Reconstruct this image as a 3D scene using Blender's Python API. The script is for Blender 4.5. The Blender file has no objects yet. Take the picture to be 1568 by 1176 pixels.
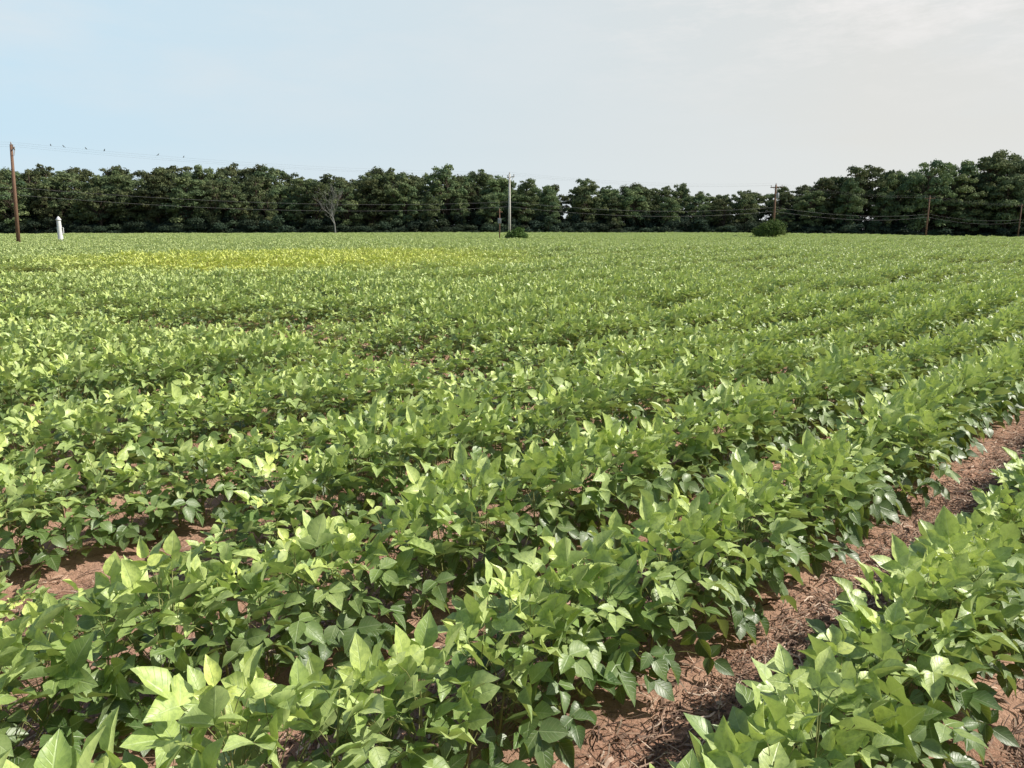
import bpy, math, random
import numpy as np
from mathutils import Vector
rng = np.random.default_rng(7)
random.seed(7)
scene = bpy.context.scene
SUN_AZ, SUN_EL = math.radians(88), math.radians(42)
EYE = 1.80
ROW_ANG = math.radians(44)
D = np.array([math.sin(ROW_ANG), math.cos(ROW_ANG)])      # along the rows
N = np.array([-math.cos(ROW_ANG), math.sin(ROW_ANG)])     # across, to the left
SP = 0.965
P0 = 0.70

def sstep(a, b, x):
    t = np.clip((x - a) / (b - a), 0, 1)
    return t * t * (3 - 2 * t)

def ground(x, y):
    x = np.asarray(x, float); y = np.asarray(y, float)
    g = 0.25 * np.exp(-((x - 5) / 70) ** 2) * sstep(50, 150, y)
    g = g - 1.7 * sstep(50, 150, x) * sstep(60, 160, y)
    g = g + 0.12 * (np.sin(x * .11 + .6) * np.sin(y * .13 + 1.3)) * sstep(8, 25, np.hypot(x, y))
    return g

def wob(x, y, f, ph=0.0):
    return (np.sin(x * f + 1.7 * np.sin(y * f * .63 + ph) + ph) + np.sin(y * f * 1.13 + 1.9 * np.sin(x * f * .71 + 2 * ph) + 1.3 * ph)) * .5

# ------------------------------------------------------------------ helpers
def new_mesh(name, V, F, smooth=False):
    me = bpy.data.meshes.new(name)
    me.from_pydata([tuple(v) for v in np.asarray(V)], [], F)
    if smooth:
        me.polygons.foreach_set('use_smooth', [True] * len(me.polygons))
    me.update()
    return me

def vec_attr(me, name, A):
    a = me.attributes.new(name, 'FLOAT_VECTOR', 'POINT')
    a.data.foreach_set('vector', np.asarray(A, np.float32).ravel())

def add_obj(name, me, mats=(), parent=None, coll=None):
    ob = bpy.data.objects.new(name, me)
    for m in mats:
        if me is not None: me.materials.append(m)
    (coll or scene.collection).objects.link(ob)
    if parent is not None: ob.parent = parent
    return ob

def norm(a):
    return a / np.maximum(np.linalg.norm(a, axis=-1, keepdims=True), 1e-9)

def tube(pts, radii, sides=6, cap=True):
    pts = np.asarray(pts, float); V = []; F = []
    n = len(pts)
    for i in range(n):
        t = pts[min(i + 1, n - 1)] - pts[max(i - 1, 0)]
        t = t / (np.linalg.norm(t) + 1e-9)
        a = np.array([0, 0, 1.]) if abs(t[2]) < .9 else np.array([1., 0, 0])
        u = np.cross(t, a); u /= np.linalg.norm(u); v = np.cross(t, u)
        for k in range(sides):
            an = 2 * math.pi * k / sides
            V.append(pts[i] + radii[i] * (math.cos(an) * u + math.sin(an) * v))
    for i in range(n - 1):
        for k in range(sides):
            k2 = (k + 1) % sides
            F.append((i * sides + k, i * sides + k2, (i + 1) * sides + k2, (i + 1) * sides + k))
    if cap:
        F.append(tuple(range(sides))[::-1]); F.append(tuple((n - 1) * sides + k for k in range(sides)))
    return V, F

class Buf:
    def __init__(s): s.V = []; s.F = []; s.A = []; s.M = []
    def add(s, V, F, A=None, mat=0):
        o = len(s.V)
        s.V.extend([tuple(v) for v in V])
        s.F.extend([tuple(i + o for i in f) for f in F])
        s.M.extend([mat] * len(F))
        if A is None: A = [(0, 0, 0)] * len(V)
        s.A.extend([tuple(a) for a in A])
    def mesh(s, name, mats, smooth=False, attr='leafdata'):
        me = new_mesh(name, s.V, s.F, smooth)
        me.polygons.foreach_set('material_index', s.M)
        for m in mats: me.materials.append(m)
        vec_attr(me, attr, s.A)
        return me

# ------------------------------------------------------------------ materials
def mat_new(name):
    m = bpy.data.materials.new(name); m.use_nodes = True
    nt = m.node_tree; nt.nodes.clear()
    return m, nt
class NT:
    def __init__(s, nt): s.nt = nt
    def n(s, t, **kw):
        x = s.nt.nodes.new(t)
        for k, v in kw.items(): setattr(x, k, v)
        return x
    def l(s, a, b): s.nt.links.new(a, b)
    def math(s, op, a, b=None, clamp=False):
        x = s.n('ShaderNodeMath', operation=op); x.use_clamp = clamp
        for i, v in enumerate((a, b)):
            if v is None: continue
            if isinstance(v, (int, float)): x.inputs[i].default_value = v
            else: s.l(v, x.inputs[i])
        return x.outputs[0]
    def mix(s, f, a, b, bt='MIX'):
        x = s.n('ShaderNodeMix', data_type='RGBA', blend_type=bt)
        for i, v in ((0, f), (6, a), (7, b)):
            if isinstance(v, (int, float)): x.inputs[i].default_value = v
            elif isinstance(v, tuple): x.inputs[i].default_value = (*v, 1)
            else: s.l(v, x.inputs[i])
        return x.outputs[2]
    def maprange(s, v, a, b, c=0., d=1.):
        x = s.n('ShaderNodeMapRange'); s.l(v, x.inputs[0])
        for i, q in enumerate((a, b, c, d)): x.inputs[i + 1].default_value = q
        return x.outputs[0]
    def noise(s, vec, scale, detail=4, rough=.6):
        x = s.n('ShaderNodeTexNoise'); x.inputs['Scale'].default_value = scale
        x.inputs['Detail'].default_value = detail; x.inputs['Roughness'].default_value = rough
        if vec is not None: s.l(vec, x.inputs['Vector'])
        return x.outputs[0]

def soy_leaf_mat():
    m, nt = mat_new('soybean_leaf'); g = NT(nt)
    at = g.n('ShaderNodeAttribute', attribute_name='leafdata')      # u, t, rnd
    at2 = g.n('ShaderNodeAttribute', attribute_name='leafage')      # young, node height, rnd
    sp = g.n('ShaderNodeSeparateXYZ'); g.l(at.outputs['Vector'], sp.inputs[0])
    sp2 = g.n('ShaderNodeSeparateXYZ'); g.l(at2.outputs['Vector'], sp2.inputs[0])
    geo = g.n('ShaderNodeNewGeometry')
    c = g.mix(sp.outputs[2], (.25, .40, .095), (.57, .70, .26))
    c = g.mix(sp2.outputs[0], c, (.82, .90, .24))
    # field-scale variation and the yellowish stand of plants
    big = g.noise(geo.outputs['Position'], .12, 3)
    c = g.mix(g.maprange(big, .35, .7, 0, .5), c, (.62, .72, .27))
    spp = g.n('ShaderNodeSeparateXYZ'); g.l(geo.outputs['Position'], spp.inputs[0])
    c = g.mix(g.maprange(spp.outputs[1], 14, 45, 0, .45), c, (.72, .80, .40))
    # lower leaves: deeper green with age, plus canopy shade put into the colour
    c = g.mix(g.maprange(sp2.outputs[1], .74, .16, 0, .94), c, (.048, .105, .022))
    ex = g.math('DIVIDE', g.math('ADD', spp.outputs[0], 9.5), 12.0)
    ey = g.math('DIVIDE', g.math('SUBTRACT', spp.outputs[1], 36.0), 14.0)
    r = g.math('SQRT', g.math('ADD', g.math('MULTIPLY', ex, ex), g.math('MULTIPLY', ey, ey)))
    r = g.math('ADD', r, g.math('MULTIPLY', g.math('SUBTRACT', g.noise(geo.outputs['Position'], .35, 4), .5), 1.2))
    c = g.mix(g.maprange(r, 1.05, .5, 0, .75), c, (.88, .90, .16))
    # veins
    au = g.math('ABSOLUTE', sp.outputs[0])
    mid = g.maprange(au, .02, .09, 1, 0)
    lv = g.math('FRACT', g.math('MULTIPLY', g.math('SUBTRACT', sp.outputs[1], g.math('MULTIPLY', au, .28)), 7.0))
    lv = g.maprange(g.math('ABSOLUTE', g.math('SUBTRACT', lv, .5)), .0, .09, 1, 0)
    vein = g.math('MAXIMUM', mid, g.math('MULTIPLY', lv, .55))
    c = g.mix(g.math('MULTIPLY', vein, .40), c, (.64, .75, .42))
    tc = g.n('ShaderNodeTexCoord')
    blot = g.noise(tc.outputs['Object'], 60, 3)
    c = g.mix(g.maprange(blot, .45, .62, 0, .40), c, (.12, .22, .06))
    c = g.mix(g.math('MULTIPLY', geo.outputs['Backfacing'], .4), c, (.40, .50, .27))
    bs = g.n('ShaderNodeBsdfPrincipled')
    g.l(c, bs.inputs['Base Color'])
    bs.inputs['Roughness'].default_value = .42
    bs.inputs['Specular IOR Level'].default_value = .7
    bp = g.n('ShaderNodeBump'); bp.inputs['Strength'].default_value = .5; bp.inputs['Distance'].default_value = .002
    g.l(g.math('SUBTRACT', g.math('MULTIPLY', blot, .6), vein), bp.inputs['Height']); g.l(bp.outputs[0], bs.inputs['Normal'])
    tr = g.n('ShaderNodeBsdfTranslucent')
    g.l(g.mix(.5, c, (.62, .76, .06)), tr.inputs[0])
    ms = g.n('ShaderNodeMixShader'); ms.inputs[0].default_value = .20
    g.l(bs.outputs[0], ms.inputs[1]); g.l(tr.outputs[0], ms.inputs[2])
    o = g.n('ShaderNodeOutputMaterial'); g.l(ms.outputs[0], o.inputs[0])
    return m

def simple_mat(name, c1, c2, scale=8, rough=.8, bump=.0, coord='Object', stretch=None, spec=.3):
    m, nt = mat_new(name); g = NT(nt)
    tc = g.n('ShaderNodeTexCoord'); v = tc.outputs[coord]
    if stretch:
        mp = g.n('ShaderNodeMapping'); mp.inputs['Scale'].default_value = stretch; g.l(v, mp.inputs[0]); v = mp.outputs[0]
    nz = g.noise(v, scale, 5)
    bs = g.n('ShaderNodeBsdfPrincipled'); g.l(g.mix(g.maprange(nz, .3, .7), c1, c2), bs.inputs['Base Color'])
    bs.inputs['Roughness'].default_value = rough; bs.inputs['Specular IOR Level'].default_value = spec
    if bump:
        b = g.n('ShaderNodeBump'); b.inputs['Strength'].default_value = .6; b.inputs['Distance'].default_value = bump
        g.l(nz, b.inputs['Height']); g.l(b.outputs[0], bs.inputs['Normal'])
    o = g.n('ShaderNodeOutputMaterial'); g.l(bs.outputs[0], o.inputs[0])
    return m

def tree_leaf_mat(name, dark, light, pale, transl=.25):
    m, nt = mat_new(name); g = NT(nt)
    at = g.n('ShaderNodeAttribute', attribute_name='leafdata')
    sp = g.n('ShaderNodeSeparateXYZ'); g.l(at.outputs['Vector'], sp.inputs[0])
    oi = g.n('ShaderNodeObjectInfo')
    c = g.mix(sp.outputs[0], dark, light)
    c = g.mix(g.math('MULTIPLY', sp.outputs[1], .5), c, pale)
    hs = g.n('ShaderNodeHueSaturation')
    g.l(g.maprange(oi.outputs['Random'], 0, 1, .475, .515), hs.inputs['Hue'])
    g.l(g.maprange(oi.outputs['Random'], 0, 1, .65, 1.35), hs.inputs['Value'])
    g.l(c, hs.inputs['Color'])
    bs = g.n('ShaderNodeBsdfPrincipled'); g.l(hs.outputs[0], bs.inputs['Base Color'])
    bs.inputs['Roughness'].default_value = .7; bs.inputs['Specular IOR Level'].default_value = .15
    tr = g.n('ShaderNodeBsdfTranslucent'); g.l(hs.outputs[0], tr.inputs[0])
    ms = g.n('ShaderNodeMixShader'); ms.inputs[0].default_value = transl
    g.l(bs.outputs[0], ms.inputs[1]); g.l(tr.outputs[0], ms.inputs[2])
    o = g.n('ShaderNodeOutputMaterial'); g.l(ms.outputs[0], o.inputs[0])
    return m

def ground_mat():
    m, nt = mat_new('red_clay_soil'); g = NT(nt)
    geo = g.n('ShaderNodeNewGeometry'); P = geo.outputs['Position']
    n1 = g.noise(P, 1.6, 6, .65); n2 = g.noise(P, 28, 6, .7); n3 = g.noise(P, 140, 3, .6)
    c = g.mix(g.maprange(n1, .3, .7), (.36, .195, .13), (.66, .42, .30))
    c = g.mix(g.maprange(n2, .45, .70, 0, .65), c, (.19, .10, .068))
    c = g.mix(g.maprange(n3, .5, .75, 0, .5), c, (.72, .53, .41))
    gr = g.mix(g.maprange(g.noise(P, .3, 5), .3, .7), (.06, .11, .03), (.16, .17, .06))
    sp = g.n('ShaderNodeSeparateXYZ'); g.l(P, sp.inputs[0])
    c = g.mix(g.maprange(sp.outputs[1], 186, 194), c, gr)
    bs = g.n('ShaderNodeBsdfPrincipled'); g.l(c, bs.inputs['Base Color'])
    bs.inputs['Roughness'].default_value = .95; bs.inputs['Specular IOR Level'].default_value = .1
    b = g.n('ShaderNodeBump'); b.inputs['Strength'].default_value = .9; b.inputs['Distance'].default_value = .02
    g.l(g.math('ADD', n2, g.math('MULTIPLY', n3, .3)), b.inputs['Height']); g.l(b.outputs[0], bs.inputs['Normal'])
    o = g.n('ShaderNodeOutputMaterial'); g.l(bs.outputs[0], o.inputs[0])
    return m

def straw_mat():
    m, nt = mat_new('crop_residue'); g = NT(nt)
    at = g.n('ShaderNodeAttribute', attribute_name='leafdata')
    sp = g.n('ShaderNodeSeparateXYZ'); g.l(at.outputs['Vector'], sp.inputs[0])
    c = g.mix(sp.outputs[0], (.060, .034, .026), (.40, .25, .17))
    c = g.mix(g.maprange(sp.outputs[1], .82, .90), c, (.68, .52, .40))
    bs = g.n('ShaderNodeBsdfPrincipled'); g.l(c, bs.inputs['Base Color']); bs.inputs['Roughness'].default_value = .8
    o = g.n('ShaderNodeOutputMaterial'); g.l(bs.outputs[0], o.inputs[0])
    return m

M_LEAF = soy_leaf_mat()
M_STEM = simple_mat('soybean_stem', (.20, .26, .08), (.34, .31, .13), 30, .6)
M_GROUND = ground_mat()
M_STRAW = straw_mat()
M_BARK = simple_mat('bark', (.05, .038, .028), (.12, .09, .065), 3, .9, .02, stretch=(3, 3, .6))
M_DEAD = simple_mat('bare_wood', (.20, .20, .18), (.32, .31, .28), 3, .85)
M_TREE = tree_leaf_mat('oak_foliage', (.055, .098, .058), (.175, .225, .095), (.28, .30, .13))  # bluish cast of the darker green stands in for distance haze
M_UNDER = tree_leaf_mat('undergrowth_foliage_shaded', (.026, .048, .038), (.058, .085, .050), (.085, .11, .052))  # darker, bluer greens put the shade at the wood's foot into the colour
M_SHRUB = tree_leaf_mat('shrub_foliage', (.045, .10, .028), (.13, .23, .055), (.20, .29, .08))

# ------------------------------------------------------------------ soybean plants
T = np.array([0, .13, .35, .60, .82, 1.0])
W = np.array([0, .29, .41, .335, .15, 0])
def leaf_batch(P, Fw, U, L, wf, fold, droop, twist):
    n = len(P); R = norm(np.cross(Fw, U))
    tu = [(0., 0.)]
    for i in range(1, 5): tu += [(T[i], -W[i]), (T[i], 0.), (T[i], W[i])]
    tu.append((1., 0.)); tu = np.array(tu)
    t = tu[:, 0][None]; u = tu[:, 1][None]
    bend = -droop[:, None] * t ** 2 + .10 * t
    z = bend + fold[:, None] * np.abs(u) + twist[:, None] * u * t + .03 * np.sin(t * 9 + twist[:, None] * 20) * (np.abs(u) > 0)
    V = P[:, None] + L[:, None, None] * (t[..., None] * Fw[:, None] + (u * wf[:, None])[..., None] * R[:, None] + z[..., None] * U[:, None])
    f = [(0, 2, 1), (0, 3, 2)]
    for i in range(3):
        a = 1 + 3 * i; b = a + 3
        f += [(a, a + 1, b + 1, b), (a + 1, a + 2, b + 2, b + 1)]
    f += [(10, 11, 13), (11, 12, 13)]
    F = [tuple(q + 14 * k for q in ff) for k in range(n) for ff in f]
    un = np.sign(tu[:, 1]) * (np.abs(tu[:, 1]) > 0)
    return V.reshape(-1, 3), F, np.tile(np.stack([un, tu[:, 0]], 1), (n, 1))

def make_plant(seed, ntri=30, H=.50, R0=.235, lsc=1.0):
    r = np.random.default_rng(seed)
    P = []; Fw = []; U = []; L = []; age = []; rnd = []; nf = []
    stems = []
    az = r.uniform(0, 6.28)
    for j in range(ntri):
        f = (j + .5) / ntri
        az += 2.4 + r.uniform(-.45, .45)
        fz = f ** .85
        rad = R0 * math.sqrt(max(.02, 1 - fz ** 2.2)) * r.uniform(.62, 1.05)
        end = np.array([math.cos(az) * rad, math.sin(az) * rad, .09 + (H - .09) * fz + r.uniform(-.03, .035)])
        base = np.array([end[0] * .12, end[1] * .12, max(.03, end[2] - rad * .75 - .04)])
        stems.append((base, base * .45 + end * .55 + np.array([0, 0, .015]), end))
        young = r.uniform(.7, 1.0) if f > .92 else (r.uniform(.15, .6) if f > .78 else (r.uniform(0, .25) if f > .5 else 0))
        if f > .84: pit = r.uniform(35, 82)
        elif f > .55: pit = r.uniform(-12, 58)
        elif f > .33: pit = r.uniform(-45, 30)
        else: pit = r.uniform(-60, -5)
        pit = math.radians(pit)
        a2 = az + r.uniform(-.5, .5)
        Fd = np.array([math.cos(a2) * math.cos(pit), math.sin(a2) * math.cos(pit), math.sin(pit)])
        Up = np.array([0, 0, 1.]) - Fd * Fd[2]; Up = norm(Up + r.normal(0, .28, 3)); Up = norm(Up - Fd * (Up @ Fd))
        Rt = np.cross(Fd, Up)
        size = r.uniform(.068, .106) * lsc
        if f > .92: size = r.uniform(.045, .066) * lsc
        elif f > .8: size *= .92
        q = r.uniform(0, 1)
        for ang, off, sc in ((0, .026, 1.08), (1.2, .004, .92), (-1.2, .004, .92)):
            ang += r.uniform(-.18, .18)
            d = math.cos(ang) * Fd + math.sin(ang) * Rt
            up = norm(Up + r.normal(0, .2, 3)); up = norm(up - d * (up @ d))
            P.append(end + Fd * off); Fw.append(d); U.append(up); L.append(size * sc * r.uniform(.9, 1.08)); age.append(young); nf.append(f)
            rnd.append(np.clip(q + r.uniform(-.25, .25), 0, 1))
    P, Fw, U, L, age, rnd, nf = map(np.array, (P, Fw, U, L, age, rnd, nf))
    n = len(P)
    V, F, UV = leaf_batch(P, Fw, U, L, r.uniform(.74, .95, n), r.uniform(.05, .6, n) + age * .35, r.uniform(.0, .32, n), r.uniform(-.3, .3, n))
    A = np.concatenate([UV, np.repeat(rnd, 14)[:, None]], 1)
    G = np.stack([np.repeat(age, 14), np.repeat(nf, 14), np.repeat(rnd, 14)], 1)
    SV = []; SF = []
    def addt(p, rad, s):
        v, f = tube(p, rad, s, False); o = len(SV); SV.extend(v); SF.extend([tuple(i + o for i in q) for q in f])
    addt([(0, 0, -.02), (.01, 0, H * .5), (0, 0, H * .95)], [.005, .004, .002], 5)
    for s in stems: addt(s, [.0018, .0015, .0012], 3)
    return dict(V=V, F=F, A=A, G=G, SV=np.array(SV), SF=SF)

def plant_mesh(name, parts):
    V = []; F = []; A = []; G = []; M = []; o = 0
    for (pl, off, rot, sc) in parts:
        c, s = math.cos(rot), math.sin(rot); Rm = np.array([[c, -s, 0], [s, c, 0], [0, 0, 1]])
        for key, mi in (('V', 0), ('SV', 1)):
            v = pl[key] @ Rm.T * sc + np.array(off)
            V.append(v); ff = pl['F' if mi == 0 else 'SF']
            F += [tuple(i + o for i in q) for q in ff]; M += [mi] * len(ff)
            A.append(pl['A'] if mi == 0 else np.zeros((len(v), 3))); G.append(pl['G'] if mi == 0 else np.zeros((len(v), 3)))
            o += len(v)
    V = np.concatenate(V)
    me = new_mesh(name, V, F, True)
    me.materials.append(M_LEAF); me.materials.append(M_STEM)
    me.polygons.foreach_set('material_index', M)
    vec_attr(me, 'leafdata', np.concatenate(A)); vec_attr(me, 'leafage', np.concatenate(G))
    return me

plants = [make_plant(100 + i, H=.47 + .02 * (i % 3)) for i in range(9)]
col_near = bpy.data.collections.new('soybean_plant_kinds')
for i, p in enumerate(plants):
    add_obj('soybean_plant', plant_mesh('soybean_plant', [(p, (0, 0, 0), 0, 1)]), coll=col_near)
col_far = bpy.data.collections.new('soybean_row_kinds')
SEG = 1.28
plf = [make_plant(200 + i, ntri=20, H=.48, R0=.20, lsc=1.12) for i in range(6)]
for i in range(5):
    parts = []
    for k in range(8):
        parts.append((plf[int(rng.integers(0, 6))], (-SEG / 2 + (k + .5) * .16 + rng.uniform(-.03, .03), rng.normal(0, .02), 0), rng.uniform(0, 6.28), rng.uniform(.84, 1.16)))
    add_obj('soybean_row', plant_mesh('soybean_row', parts), coll=col_far)

def instancer(name, coll, pts, rot, scl, idx):
    me = bpy.data.meshes.new(name); me.from_pydata([tuple(p) for p in pts], [], [])
    vec_attr(me, 'irot', rot); vec_attr(me, 'iscl', scl)
    a = me.attributes.new('iidx', 'INT', 'POINT'); a.data.foreach_set('value', np.asarray(idx, np.int32))
    ob = add_obj(name, me)
    ng = bpy.data.node_groups.new(name, 'GeometryNodeTree')
    ng.interface.new_socket('Geometry', in_out='INPUT', socket_type='NodeSocketGeometry')
    ng.interface.new_socket('Geometry', in_out='OUTPUT', socket_type='NodeSocketGeometry')
    n = ng.nodes; l = ng.links
    gi = n.new('NodeGroupInput'); go = n.new('NodeGroupOutput')
    ci = n.new('GeometryNodeCollectionInfo'); ci.inputs['Collection'].default_value = coll
    ci.inputs['Separate Children'].default_value = True; ci.inputs['Reset Children'].default_value = True
    ip = n.new('GeometryNodeInstanceOnPoints'); ip.inputs['Pick Instance'].default_value = True
    def na(nm, t):
        x = n.new('GeometryNodeInputNamedAttribute'); x.data_type = t; x.inputs['Name'].default_value = nm
        return [o for o in x.outputs if o.enabled and o.name == 'Attribute'][0]
    l.new(gi.outputs[0], ip.inputs['Points']); l.new(ci.outputs[0], ip.inputs['Instance'])
    l.new(na('iidx', 'INT'), ip.inputs['Instance Index'])
    l.new(na('irot', 'FLOAT_VECTOR'), ip.inputs['Rotation']); l.new(na('iscl', 'FLOAT_VECTOR'), ip.inputs['Scale'])
    l.new(ip.outputs[0], go.inputs[0])
    md = ob.modifiers.new('instances', 'NODES'); md.node_group = ng
    return ob

# places where the stand is thin or stunted (wheel ruts, washed spots): x, y, radius, loss
DIPS = [(-3.3, 12.2, 1.3, .55), (-4.9, 12.0, 1.0, .5), (-6.4, 12.6, .9, .35), (-1.4, 9.2, 1.0, .5), (-.5, 7.7, .7, .45), (-9.5, 15.5, 1.7, .55), (-12.2, 15.7, 1.5, .5),
        (5.6, 16.5, 1.1, .45), (7.4, 18.5, 1.0, .45), (11.5, 22, 1.5, .5), (-15, 24, 2.0, .45), (-6.5, 20, 1.3, .4), (2.5, 14, .8, .4),
        (-1.7, 3.45, .45, .6), (-2.2, 3.2, .4, .6), (-22, 30, 3, .4), (20, 33, 2.5, .4), (-9, 27, 2.0, .3), (9, 28, 1.6, .4), (-4, 16.5, .9, .35)]
def vigour(x, y):
    s = 1 + .05 * wob(x, y, .9, .7) + .06 * wob(x, y, .23, 2.1) + .05 * wob(x, y, 2.3, 1.1)
    # slow strips along the rows
    a = x * D[0] + y * D[1]; b_ = x * N[0] + y * N[1]
    far = sstep(5, 11, np.hypot(x, y))
    s = s - far * .24 * np.clip(np.sin(a * .42 + 2.1 * np.sin(b_ * .9) + 1.3 * np.sin(b_ * 2.3)) * np.sin(b_ * 1.25 + .8 * np.sin(a * .13)), 0, 1)
    for dx, dy, r, k in DIPS:
        s = s - k * np.exp(-(((x - dx) ** 2 + (y - dy) ** 2) / r ** 2) ** 1.5)
    return np.clip(s, .25, 1.3)

NEAR_R = 26.0
kk = np.arange(-60, 330)
rowf = {int(k): float(rng.uniform(.88, 1.12)) for k in kk}
rowf[0] = 1.0; rowf[1] = 1.04; rowf[2] = 1.0
S1 = []; S2 = []
for k in kk:
    p = P0 + SP * k
    s = np.arange(-60, 60, .15); s = s + rng.uniform(-.03, .03, len(s))
    pp = p + rng.normal(0, .02, len(s)) + .05 * np.sin(s * .35) * sstep(4, 10, np.abs(s)) + .03 * np.sin(s * .8 + k)
    x = D[0] * s + N[0] * pp; y = D[1] * s + N[1] * pp
    r = np.hypot(x, y)
    m = (r < NEAR_R) & (y > -2.5) & (np.abs(x) < 1.0 * (y + 4))
    m &= (r > .8) & ~((k == -1) & (s < 1.6))
    S1.append(np.stack([x[m], y[m], np.full(m.sum(), rowf[int(k)])], 1))
    s = np.arange(-260, 300, SEG)
    s = s + rng.uniform(-.1, .1)
    x = D[0] * s + N[0] * p; y = D[1] * s + N[1] * p
    r = np.hypot(x, y)
    m = (r >= NEAR_R) & (y < 190) & (y > 5) & (np.abs(x) < .84 * (y + 8))
    S2.append(np.stack([x[m], y[m], np.full(m.sum(), rowf[int(k)])], 1))
S1 = np.concatenate(S1); S2 = np.concatenate(S2)
v = vigour(S1[:, 0], S1[:, 1])
keep = rng.uniform(0, 1, len(S1)) < np.clip((v - .15) / .35, .2, 1)
S1 = S1[keep]; v = v[keep]
n1 = len(S1)
sc = v * rng.uniform(.90, 1.14, n1)
dist = np.hypot(S1[:, 0], S1[:, 1]); wide = 1 - .07 * sstep(5, 14, dist)
hs = (.55 + .45 * sc) * wide
scl = np.stack([hs, hs, sc * (1.06 + .08 * sstep(5, 14, dist)) * S1[:, 2]], 1)
rot = np.stack([rng.normal(0, .07, n1), rng.normal(0, .07, n1), rng.uniform(0, 6.28, n1)], 1)
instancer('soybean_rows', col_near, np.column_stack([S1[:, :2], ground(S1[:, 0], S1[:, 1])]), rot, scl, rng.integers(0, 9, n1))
n2 = len(S2); v = vigour(S2[:, 0], S2[:, 1])
sc = v * rng.uniform(.90, 1.10, n2)
scl = np.stack([np.full(n2, 1.04), np.full(n2, 1.0), sc * 1.18 * S2[:, 2]], 1)
ang = math.pi / 2 - ROW_ANG
rot = np.stack([np.zeros(n2), np.zeros(n2), ang + np.where(rng.uniform(0, 1, n2) < .5, 0, math.pi)], 1)
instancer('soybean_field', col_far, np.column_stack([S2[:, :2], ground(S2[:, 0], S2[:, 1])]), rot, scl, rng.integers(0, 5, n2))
print('plants', n1, 'segments', n2)

# ------------------------------------------------------------------ ground sheet
NG = 460
u = np.linspace(-1, 1, NG)
gx = .9 * np.sinh(7.7 * u); gy = 2.5 + gx
X, Y = np.meshgrid(gx, gy)
Z = ground(X, Y)
pr = X * N[0] + Y * N[1]
near = 1 - sstep(12, 30, np.hypot(X, Y))
Z = Z + near * (.02 * np.cos(2 * math.pi * (pr - P0) / SP) - .015 + .012 * wob(X, Y, 9, .3) + .007 * wob(X, Y, 23, 1.9) + .005 * wob(X, Y, 51, .9) + .004 * rng.uniform(-1, 1, X.shape))
Vg = np.stack([X, Y, Z], -1).reshape(-1, 3)
ii = np.arange(NG * NG).reshape(NG, NG)
Fg = np.stack([ii[:-1, :-1], ii[:-1, 1:], ii[1:, 1:], ii[1:, :-1]], -1).reshape(-1, 4).tolist()
add_obj('ground', new_mesh('ground', Vg, Fg, True), [M_GROUND])

# ------------------------------------------------------------------ straw litter
def litter(n):
    s = 12.5 * rng.uniform(0, 1, n) ** 1.25 - .6
    k = rng.choice([-1, 0, 1, 2, 3], n, p=[.22, .36, .18, .14, .10])
    off = rng.normal(0, .17, n)
    p = P0 + SP * (k + .5) + off
    x = D[0] * s + N[0] * p; y = D[1] * s + N[1] * p
    z = ground(x, y) + .02 * np.cos(2 * math.pi * (p - P0) / SP) - .013 + rng.uniform(.0, .028, n) + .012 * wob(x, y, 9, .3)
    a = np.where(rng.uniform(0, 1, n) < .5, rng.uniform(0, 6.28, n), rng.normal(math.pi / 2 - ROW_ANG, .5, n)); L = rng.uniform(.02, .12, n); w = rng.uniform(.0010, .0034, n)
    wide = rng.uniform(0, 1, n) < .05; w = np.where(wide, w * 3.5, w); L = np.where(wide, L * .5, L)
    t = rng.normal(0, .14, n)
    d = np.stack([np.cos(a) * np.cos(t), np.sin(a) * np.cos(t), np.sin(t)], 1)
    q = np.stack([-np.sin(a), np.cos(a), rng.normal(0, .4, n)], 1)
    C = np.stack([x, y, z], 1); bend = rng.normal(0, .10, n)[:, None] * L[:, None] * q
    V = np.stack([C - d * L[:, None] / 2 - q * w[:, None], C - d * L[:, None] / 2 + q * w[:, None],
                  C + bend - q * w[:, None] + [0, 0, .004], C + bend + q * w[:, None] + [0, 0, .004],
                  C + d * L[:, None] / 2 - q * w[:, None], C + d * L[:, None] / 2 + q * w[:, None]], 1).reshape(-1, 3)
    F = []
    for i in range(n):
        o = 6 * i; F += [(o, o + 2, o + 3, o + 1), (o + 2, o + 4, o + 5, o + 3)]
    me = new_mesh('straw_litter', V, F)
    vec_attr(me, 'leafdata', np.repeat(rng.uniform(0, 1, (n, 3)), 6, axis=0))
    return me
add_obj('straw_litter', litter(60000), [M_STRAW])

# ------------------------------------------------------------------ trees
def foliage_lobes(buf, lobes, dens, size, r, mat=0):
    for (c, rad, sq) in lobes:
        n = int(dens * rad * rad)
        d = norm(r.normal(0, 1, (n, 3)))
        low = d[:, 2] < -.35
        d[low, 2] *= -.6
        rr = rad * r.uniform(.55, 1.12, n) * (1 + .2 * np.sin(d[:, 0] * 5 + c[0]) * np.sin(d[:, 1] * 6 + c[1]))
        P = c + d * rr[:, None] * np.array([1, 1, sq])
        nn = norm(d + r.normal(0, .5, (n, 3)))
        a = norm(np.cross(nn, r.normal(0, 1, (n, 3)))); b = np.cross(nn, a)
        sz = size * r.uniform(.5, 1.3, n)[:, None]
        V = np.stack([P - a * sz, P - b * sz * .55 + nn * sz * .2, P + a * sz, P + b * sz * .55 + nn * sz * .2], 1).reshape(-1, 3)
        F = [(4 * i, 4 * i + 1, 4 * i + 2, 4 * i + 3) for i in range(n)]
        tone = r.uniform(0, 1); A = np.stack([np.clip(tone * .6 + r.uniform(0, .5, n), 0, 1), np.full(n, r.uniform(0, 1) ** 2), r.uniform(0, 1, n)], 1)
        buf.add(V, F, np.repeat(A, 4, axis=0), mat)

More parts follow.
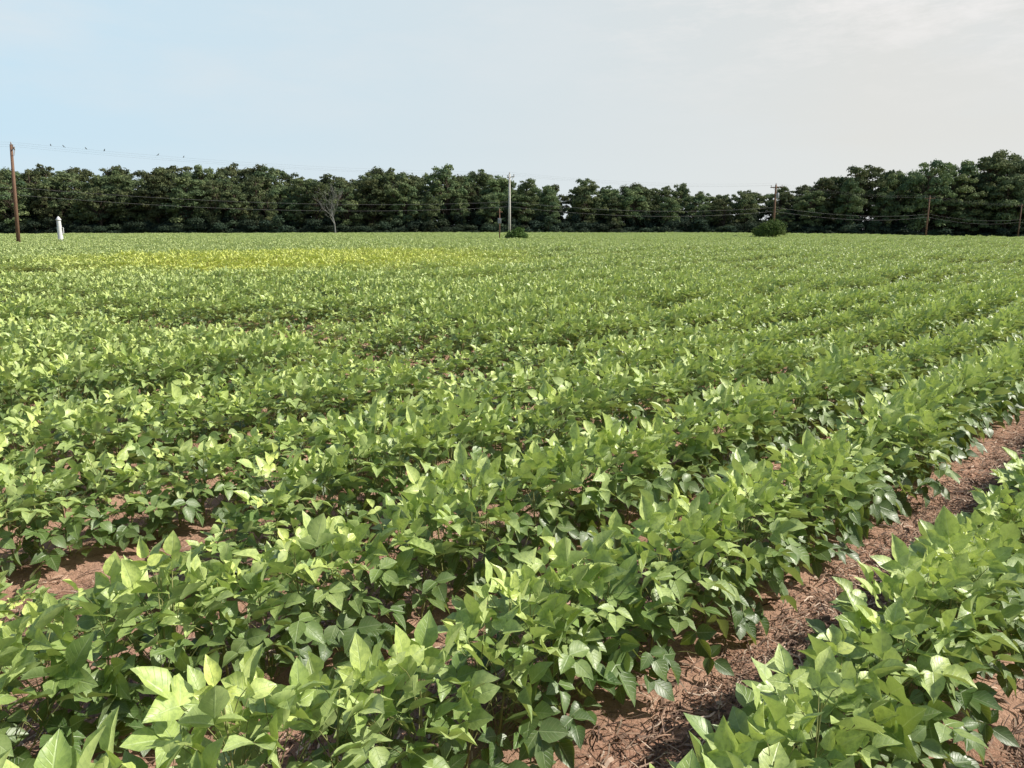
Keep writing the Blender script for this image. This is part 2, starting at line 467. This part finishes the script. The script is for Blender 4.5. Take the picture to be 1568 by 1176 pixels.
def make_tree(seed, H=18., wide=1.0, low=.22, skew=0.):
    r = np.random.default_rng(seed); b = Buf()
    R = H * .31 * wide
    v, f = tube([(0, 0, -.5), (.1, .1, H * .3), (.3, -.1, H * .6), (.2, .1, H * .85)], [H * .021, H * .016, H * .010, H * .003], 8); b.add(v, f, mat=1)
    lobes = []
    nl = int(r.integers(46, 58))
    for i in range(nl):
        h = low + (1 - low) * ((i + .5) / nl) ** .8
        q = (h - low) / (1 - low)
        prof = (q / .45) ** .5 if q < .45 else math.sqrt(max(0, 1 - ((q - .45) / .62) ** 2.6))
        az = i * 2.4 + r.uniform(-.6, .6); rr = max(0, R * (.35 + .65 * prof) * r.uniform(.35, 1.0)) if q < .85 else R * .6 * r.uniform(0, 1)
        rad = H * r.uniform(.038, .10)
        c = np.array([math.cos(az) * rr + skew * q * R, math.sin(az) * rr, H * h - rad * .7 - (rr / R) ** 2 * H * .06 * (q > .5) + r.normal(0, .02) * H])
        lobes.append((c, rad, r.uniform(.65, .9)))
        z0 = max(H * .15, c[2] - rr * .9)
        v, f = tube([(.15, 0, min(z0, H * .8)), c * [.5, .5, 1] + [0, 0, -.4 * rad - .15 * rr], c], [H * .007, H * .004, H * .0015], 5); b.add(v, f, mat=1)
    foliage_lobes(b, lobes, 78, .34, r)
    return b.mesh('tree', [M_TREE, M_BARK])

def make_under(seed):
    r = np.random.default_rng(seed); b = Buf()
    lobes = []
    for i in range(9):
        rad = r.uniform(.9, 1.9)
        c = np.array([r.uniform(-3, 3), r.uniform(-1.5, 1.5), r.uniform(.4, 1) * rad + (r.uniform(0, 3.5) if i % 2 else 0)])
        lobes.append((c, rad, .9))
        v, f = tube([(c[0] * .5, c[1] * .5, -.3), c * [.8, .8, .6], c], [.09, .06, .02], 5); b.add(v, f, mat=1)
    foliage_lobes(b, lobes, 75, .34, r)
    return b.mesh('understory_shrub', [M_UNDER, M_BARK])

col_t = bpy.data.collections.new('tree_kinds')
for i in range(12):
    add_obj('tree', make_tree(500 + i, 18.0, wide=[1, 1.2, .8, 1.05, .95, 1.3, .7, 1.1, 1.4, .85, 1.0, 1.2][i], low=[.2, .15, .25, .12, .3, .2, .15, .22, .25, .1, .35, .18][i], skew=[0, .2, -.2, .3, 0, -.3, .1, 0, .25, -.1, .2, -.2][i]), coll=col_t)
col_u = bpy.data.collections.new('understory_kinds')
for i in range(4): add_obj('understory_shrub', make_under(700 + i), coll=col_u)

# crown-top heights (m) along the wood edge
prof = np.array([(-260, 18), (-165, 17.5), (-150, 19.6), (-137, 18.4), (-128, 19.4), (-118, 17.8), (-110, 18.4), (-100, 19.5), (-85, 20.0), (-74, 18.8), (-66, 15.2), (-54, 16.6), (-42, 18.4), (-30, 17.9), (-18, 19.6), (-7, 16.2), (5, 16.4), (14, 14.8),
                 (25, 16.8), (34, 15.6), (46, 14.2), (58, 14.4), (68, 14.0), (82, 14.4), (92, 15.6), (104, 18.8), (113, 20.0), (121, 17.2), (131, 21.8), (139, 20.2), (147, 23.6), (156, 22.4), (170, 23.8), (185, 24), (300, 24)])
tp = []; ts = []; tr_ = []; ti = []
for row in range(4):
    x = -235 + rng.uniform(0, 5)
    while x < 265:
        y = 236 + row * 8 + rng.uniform(-2.5, 2.5) + 6 * math.sin(x * .03)
        h = (np.interp(x * 246 / y, prof[:, 0], prof[:, 1]) + .9) * (y / 246) * rng.uniform(.78, 1.08) - float(ground(x, y))
        if row == 0: h *= rng.uniform(.60, 1.0)
        s = h / 18.0
        tp.append((x, y, float(ground(x, y)) - .2)); wdt = s * rng.uniform(.85, 1.3); ts.append((wdt, wdt, s)); tr_.append((0, 0, rng.uniform(0, 6.28))); ti.append(int(rng.integers(0, 12)))
        x += rng.uniform(5, 11)
instancer('tree_line', col_t, tp, tr_, ts, ti)
up = []; us = []; ur = []; ui = []
for row in range(4):
    x = -235
    while x < 265:
        y = 231 + row * 7 + rng.uniform(-1.5, 1.5) + 6 * math.sin(x * .03)
        s = rng.uniform(.6, 1.3) * (.7 if row == 0 else 1.1)
        up.append((x, y, float(ground(x, y)) - .1)); us.append((1.1, 1.1, s)); ur.append((0, 0, rng.uniform(0, 6.28) if row else rng.uniform(-.4, .4))); ui.append(int(rng.integers(0, 4)))
        x += rng.uniform(3, 5)
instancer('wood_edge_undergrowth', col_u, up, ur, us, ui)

# bare tree in front of the wood
def bare_tree(seed, H):
    r = np.random.default_rng(seed); b = Buf()
    def grow(p, d, L, rad, lev):
        pts = [p]; rd = [rad]; n = 5
        for i in range(n):
            d = norm(d + r.normal(0, .10, 3) + np.array([0, 0, .03])); p = p + d * L / n
            pts.append(p); rd.append(rad * (1 - .6 * (i + 1) / n))
            if lev < 3 and i >= 1:
                for q in range(1 if lev else 2):
                    sd = norm(r.normal(0, 1, 3)); sd = norm(sd - d * (sd @ d))
                    grow(p, norm(d + sd * r.uniform(.45, .85) + [0, 0, .25]), L * r.uniform(.42, .62), max(rd[-1] * .6, .03), lev + 1)
        v, f = tube(pts, rd, 5); b.add(v, f)
    grow(np.array([0, 0, -.2]), np.array([0, 0, 1.]), H * .62, H * .018, 0)
    return b.mesh('bare_tree', [M_DEAD])
ob = add_obj('bare_tree', bare_tree(5, 13.5)); ob.location = (-49.0, 218, float(ground(-49, 218)))

def shrub(loc, rx, h, seed):
    r = np.random.default_rng(seed); b = Buf(); lobes = []
    for i in range(18):
        rad = h * r.uniform(.20, .32); a = r.uniform(0, 6.28); q = math.sqrt(r.uniform(0, 1))
        z = (h - rad * .9) * (1 - .65 * q * q) * r.uniform(.55, 1)
        c = np.array([math.cos(a) * q * (rx - rad), math.sin(a) * q * (rx - rad), max(z, rad * .6)])
        lobes.append((c, rad, .9))
        v, f = tube([(c[0] * .2, c[1] * .2, -.1), c * [.7, .7, .5], c], [.04, .03, .01], 5); b.add(v, f, mat=1)
    foliage_lobes(b, lobes, 420, .13, r)
    ob = add_obj('shrub', b.mesh('shrub', [M_SHRUB, M_BARK])); ob.location = (*loc, float(ground(*loc)))
shrub((.5, 92), 1.6, 2.1, 1)
shrub((35.2, 107), 2.7, 3.7, 2)
shrub((-45.3, 71), 1.0, .9, 3)

# ------------------------------------------------------------------ poles
M_POLE_B = simple_mat('weathered_pole_wood', (.15, .085, .055), (.25, .15, .10), 4, .85, .004, stretch=(6, 6, .5))
M_POLE_G = simple_mat('grey_pole_wood', (.46, .44, .40), (.66, .64, .58), 4, .8, .004, stretch=(6, 6, .5))
M_METAL = simple_mat('galvanised_metal', (.30, .31, .32), (.42, .43, .44), 20, .45)
M_CER = simple_mat('insulator_ceramic', (.25, .22, .20), (.4, .36, .33), 20, .25)
M_WIRE = simple_mat('wire_aluminium', (.12, .12, .12), (.22, .22, .22), 5, .5)
M_WHITE = simple_mat('white_paint', (.70, .71, .70), (.82, .82, .80), 6, .5)
M_DARK = simple_mat('dark_metal', (.05, .055, .05), (.09, .09, .085), 6, .5)

def box(cx, cy, cz, sx, sy, sz, bev=.1):
    V = []; F = []
    for z, s in ((-1, 1 - bev), (-1 + bev, 1), (1 - bev, 1), (1, 1 - bev)):
        for x, y in ((-1, -1), (1, -1), (1, 1), (-1, 1)):
            V.append((cx + x * s * sx / 2, cy + y * s * sy / 2, cz + z * sz / 2))
    for i in range(3):
        for k in range(4):
            F.append((4 * i + k, 4 * i + (k + 1) % 4, 4 * i + 4 + (k + 1) % 4, 4 * i + 4 + k))
    F += [(3, 2, 1, 0), (12, 13, 14, 15)]
    return V, F

poles = [(-90, 44, 9.0, 0), (-44.2, 70, 9.1, .45), (-.3, 94, 8.0, 0), (36.6, 110, 7.7, 0), (84.5, 160, 8.6, 0), (133, 206, 9.6, 0), (190, 256, 9.6, 0)]
tops = []
for i, (x, y, H, lean) in enumerate(poles):
    a_ = poles[max(i - 1, 0)]; b_ = poles[min(i + 1, len(poles) - 1)]
    ld = norm(np.array([b_[0] - a_[0], b_[1] - a_[1], 0.])); perp = np.array([ld[1], -ld[0], 0.])
    z = float(ground(x, y)); par = bpy.data.objects.new('utility_pole', None); scene.collection.objects.link(par); par.location = (x, y, z)
    mt = M_POLE_G if i == 2 else M_POLE_B
    b = Buf(); v, f = tube([(0, 0, -.3), (lean * .5, 0, H * .5), (lean, 0, H)], [.17, .145, .11], 12); b.add(v, f)
    add_obj('shaft', b.mesh('shaft', [mt], True), parent=par)
    arm = .95 if i > 1 else 1.15
    b = Buf(); v, f = tube([np.array([lean, 0, H - .35]) - perp * arm + ld * .16, np.array([lean, 0, H - .35]) + perp * arm + ld * .16], [.065, .065], 4); b.add(v, f)
    add_obj('crossarm', b.mesh('crossarm', [mt]), parent=par)
    b = Buf()
    for sgn in (-1, 1):
        v, f = tube([np.array([lean, 0, H - .38]) + ld * .22 + perp * sgn * .6, np.array([lean, 0, H - .95]) + ld * .12], [.02, .02], 5); b.add(v, f)
    add_obj('braces', b.mesh('braces', [M_METAL]), parent=par)
    b = Buf(); ends = []
    for q in (-arm + .1, arm - .1):
        base = np.array([lean, 0, H - .28]) + perp * q + ld * .16
        v, f = tube([base, base + [0, 0, .07], base + [0, 0, .10], base + [0, 0, .19], base + [0, 0, .22]], [.025, .03, .06, .055, .02], 8); b.add(v, f)
        ends.append(base + [x, y, z + .2])
    base = np.array([lean, 0, H]); v, f = tube([base, base + [0, 0, .08], base + [0, 0, .22]], [.03, .06, .03], 8); b.add(v, f); ends.append(base + [x, y, z + .2])
    ends.append(np.array([x + lean * .6, y, z + H * .60])); ends.append(np.array([x + lean * .55, y, z + H * .53]))
    add_obj('insulators', b.mesh('insulators', [M_CER], True), parent=par)
    if i == 3:
        b = Buf(); v, f = tube([(.2, -.32, H - 1.9), (.2, -.32, H - 1.85), (.2, -.32, H - 1.2), (.2, -.32, H - 1.12)], [.15, .2, .2, .12], 12); b.add(v, f)
        v, f = tube([(.2, -.32, H - 1.5), (0, 0, H - 1.5)], [.04, .04], 5); b.add(v, f)
        add_obj('transformer', b.mesh('transformer', [M_METAL], True), parent=par)
    tops.append(ends)

def wire_pts(a, b, sag, n=24):
    t = np.linspace(0, 1, n)[:, None]
    P = a * (1 - t) + b * t; P[:, 2] -= (4 * sag * t * (1 - t))[:, 0]
    return P
b = Buf()
for i in range(len(tops) - 1):
    for w in range(5):
        P = wire_pts(tops[i][w], tops[i + 1][w], [.6, .6, .6, .8, .9][w]); rad = .0035 if w < 3 else .010
        v, f = tube(P, [rad] * len(P), 4, False); b.add(v, f)
add_obj('power_line', b.mesh('power_line', [M_WIRE]))

# birds on the wire
def bird_mesh():
    b = Buf()
    v, f = tube([(0, -.10, .03), (0, -.07, .06), (0, -.01, .10), (0, .04, .15), (0, .06, .19), (0, .085, .215), (0, .115, .21), (0, .15, .20)],
                [.008, .03, .048, .042, .026, .028, .016, .003], 8); b.add(v, f)
    v, f = tube([(0, -.08, .05), (0, -.15, .0), (0, -.21, -.04)], [.02, .018, .012], 5); b.add(v, f)
    for s in (-1, 1):
        v, f = tube([(s * .035, .03, .14), (s * .05, -.04, .09), (s * .02, -.13, .02)], [.015, .022, .006], 6); b.add(v, f)
        v, f = tube([(s * .015, 0, .06), (s * .015, .005, .0)], [.005, .005], 4); b.add(v, f)
    return b.mesh('bird', [M_DARK], True)
bm = bird_mesh()
P = wire_pts(tops[1][2], tops[2][2], .6, 200)
for j, s in enumerate((.065, .082, .12, .15, .24, .285)):
    o = add_obj('bird', bm); o.location = P[int(s * 199)] + np.array([0, 0, .01]); o.rotation_euler = (0, 0, .7 + j * 1.1); o.scale = (.8, .8, .8)

# white vent pillar beside the field, left
b = Buf()
v, f = box(0, 0, .15, .8, .8, .4); b.add(v, f)
v, f = tube([(0, 0, .3), (0, 0, .6), (0, 0, 2.5), (0, 0, 2.72)], [.30, .27, .21, .19], 14); b.add(v, f)
v, f = tube([(0, 0, 2.70), (0, 0, 2.76), (0, 0, 2.95), (0, 0, 3.12)], [.27, .27, .16, .03], 14); b.add(v, f)
v, f = tube([(.28, 0, 1.2), (.40, 0, 1.25), (.42, 0, 1.9), (.28, 0, 1.95)], [.03, .03, .03, .03], 6); b.add(v, f)
o = add_obj('white_pillar', b.mesh('white_pillar', [M_WHITE], True)); o.location = (-49, 85, float(ground(-49, 85)))

# short service post with meter box near the middle pole
par = bpy.data.objects.new('service_post', None); scene.collection.objects.link(par); par.location = (-1.45, 92, float(ground(-1.45, 92)))
b = Buf(); v, f = tube([(0, 0, -.2), (0, 0, 4.0)], [.07, .06], 8); b.add(v, f); v, f = tube([(-.35, 0, 3.6), (.35, 0, 3.6)], [.04, .04], 4); b.add(v, f)
add_obj('post', b.mesh('post', [M_POLE_B], True), parent=par)
b = Buf(); v, f = box(0, -.16, 2.6, .42, .22, .6); b.add(v, f); v, f = tube([(0, -.27, 2.65), (0, -.34, 2.65)], [.12, .10], 10); b.add(v, f)
add_obj('meter_box', b.mesh('meter_box', [M_METAL]), parent=par)

# ------------------------------------------------------------------ light, sky, camera
S = Vector((math.sin(SUN_AZ) * math.cos(SUN_EL), math.cos(SUN_AZ) * math.cos(SUN_EL), math.sin(SUN_EL)))
sl = bpy.data.lights.new('sun', 'SUN'); sl.energy = 5.0; sl.angle = math.radians(.55); sl.color = (1, .95, .85)
so = bpy.data.objects.new('sun', sl); scene.collection.objects.link(so); so.rotation_euler = S.to_track_quat('Z', 'Y').to_euler(); so.location = (20, 10, 40)

w = bpy.data.worlds.new('World'); scene.world = w; w.use_nodes = True
nt = w.node_tree; nt.nodes.clear(); g = NT(nt)
sky = g.n('ShaderNodeTexSky', sky_type='NISHITA'); sky.sun_disc = False; sky.sun_elevation = SUN_EL; sky.sun_rotation = SUN_AZ
sky.air_density = 1.0; sky.dust_density = 1.5; sky.ozone_density = 1.5
tc = g.n('ShaderNodeTexCoord'); sp = g.n('ShaderNodeSeparateXYZ'); g.l(tc.outputs['Generated'], sp.inputs[0])
mp = g.n('ShaderNodeMapping'); mp.inputs['Scale'].default_value = (1, 1, 3.5); mp.inputs['Rotation'].default_value = (.15, .1, .3); g.l(tc.outputs['Generated'], mp.inputs[0])
cl = g.noise(mp.outputs[0], 3.2, 8, .55)
side = g.maprange(sp.outputs[0], -.55, .4, 0, 1)
veil = g.mix(side, (5.2, 6.9, 8.0), (6.7, 6.7, 6.45))
mp2 = g.n('ShaderNodeMapping'); mp2.inputs['Scale'].default_value = (1, 1.4, 4); mp2.inputs['Rotation'].default_value = (.3, .2, .9); g.l(tc.outputs['Generated'], mp2.inputs[0])
wisp = g.maprange(g.noise(mp2.outputs[0], 9, 9, .68), .46, .66, 0, 1)
wm = g.math('MULTIPLY', g.math('MULTIPLY', wisp, g.maprange(sp.outputs[2], .12, .24, 0, 1)), g.maprange(sp.outputs[0], .05, .4, .1, .9))
veil = g.mix(g.math('MULTIPLY', g.maprange(cl, .46, .70, 0, 1), g.maprange(sp.outputs[2], .05, .25, .2, .6)), veil, (6.7, 7.1, 7.3))
veil = g.mix(g.maprange(sp.outputs[2], .0, .10, .5, 0), veil, (6.9, 7.5, 7.8))
veil = g.mix(wm, veil, (7.9, 7.7, 7.5))
lowf = g.math('MULTIPLY', g.maprange(sp.outputs[2], .29, .42, .95, .0), g.maprange(sp.outputs[1], .0, .35, .15, 1))
c = g.mix(lowf, sky.outputs[0], veil)
bg = g.n('ShaderNodeBackground'); bg.inputs[1].default_value = .115; g.l(c, bg.inputs[0])
o = g.n('ShaderNodeOutputWorld'); g.l(bg.outputs[0], o.inputs[0])

cam = bpy.data.cameras.new('camera'); cam.sensor_width = 36; cam.lens = 27.05; cam.clip_end = 6000; cam.clip_start = .05
co = bpy.data.objects.new('camera', cam); scene.collection.objects.link(co); co.location = (0, 0, EYE); co.rotation_euler = (math.radians(90 - 11.4), 0, 0)
scene.camera = co
scene.view_settings.view_transform = 'Standard'; scene.view_settings.look = 'None'; scene.view_settings.exposure = 0; scene.view_settings.gamma = 1
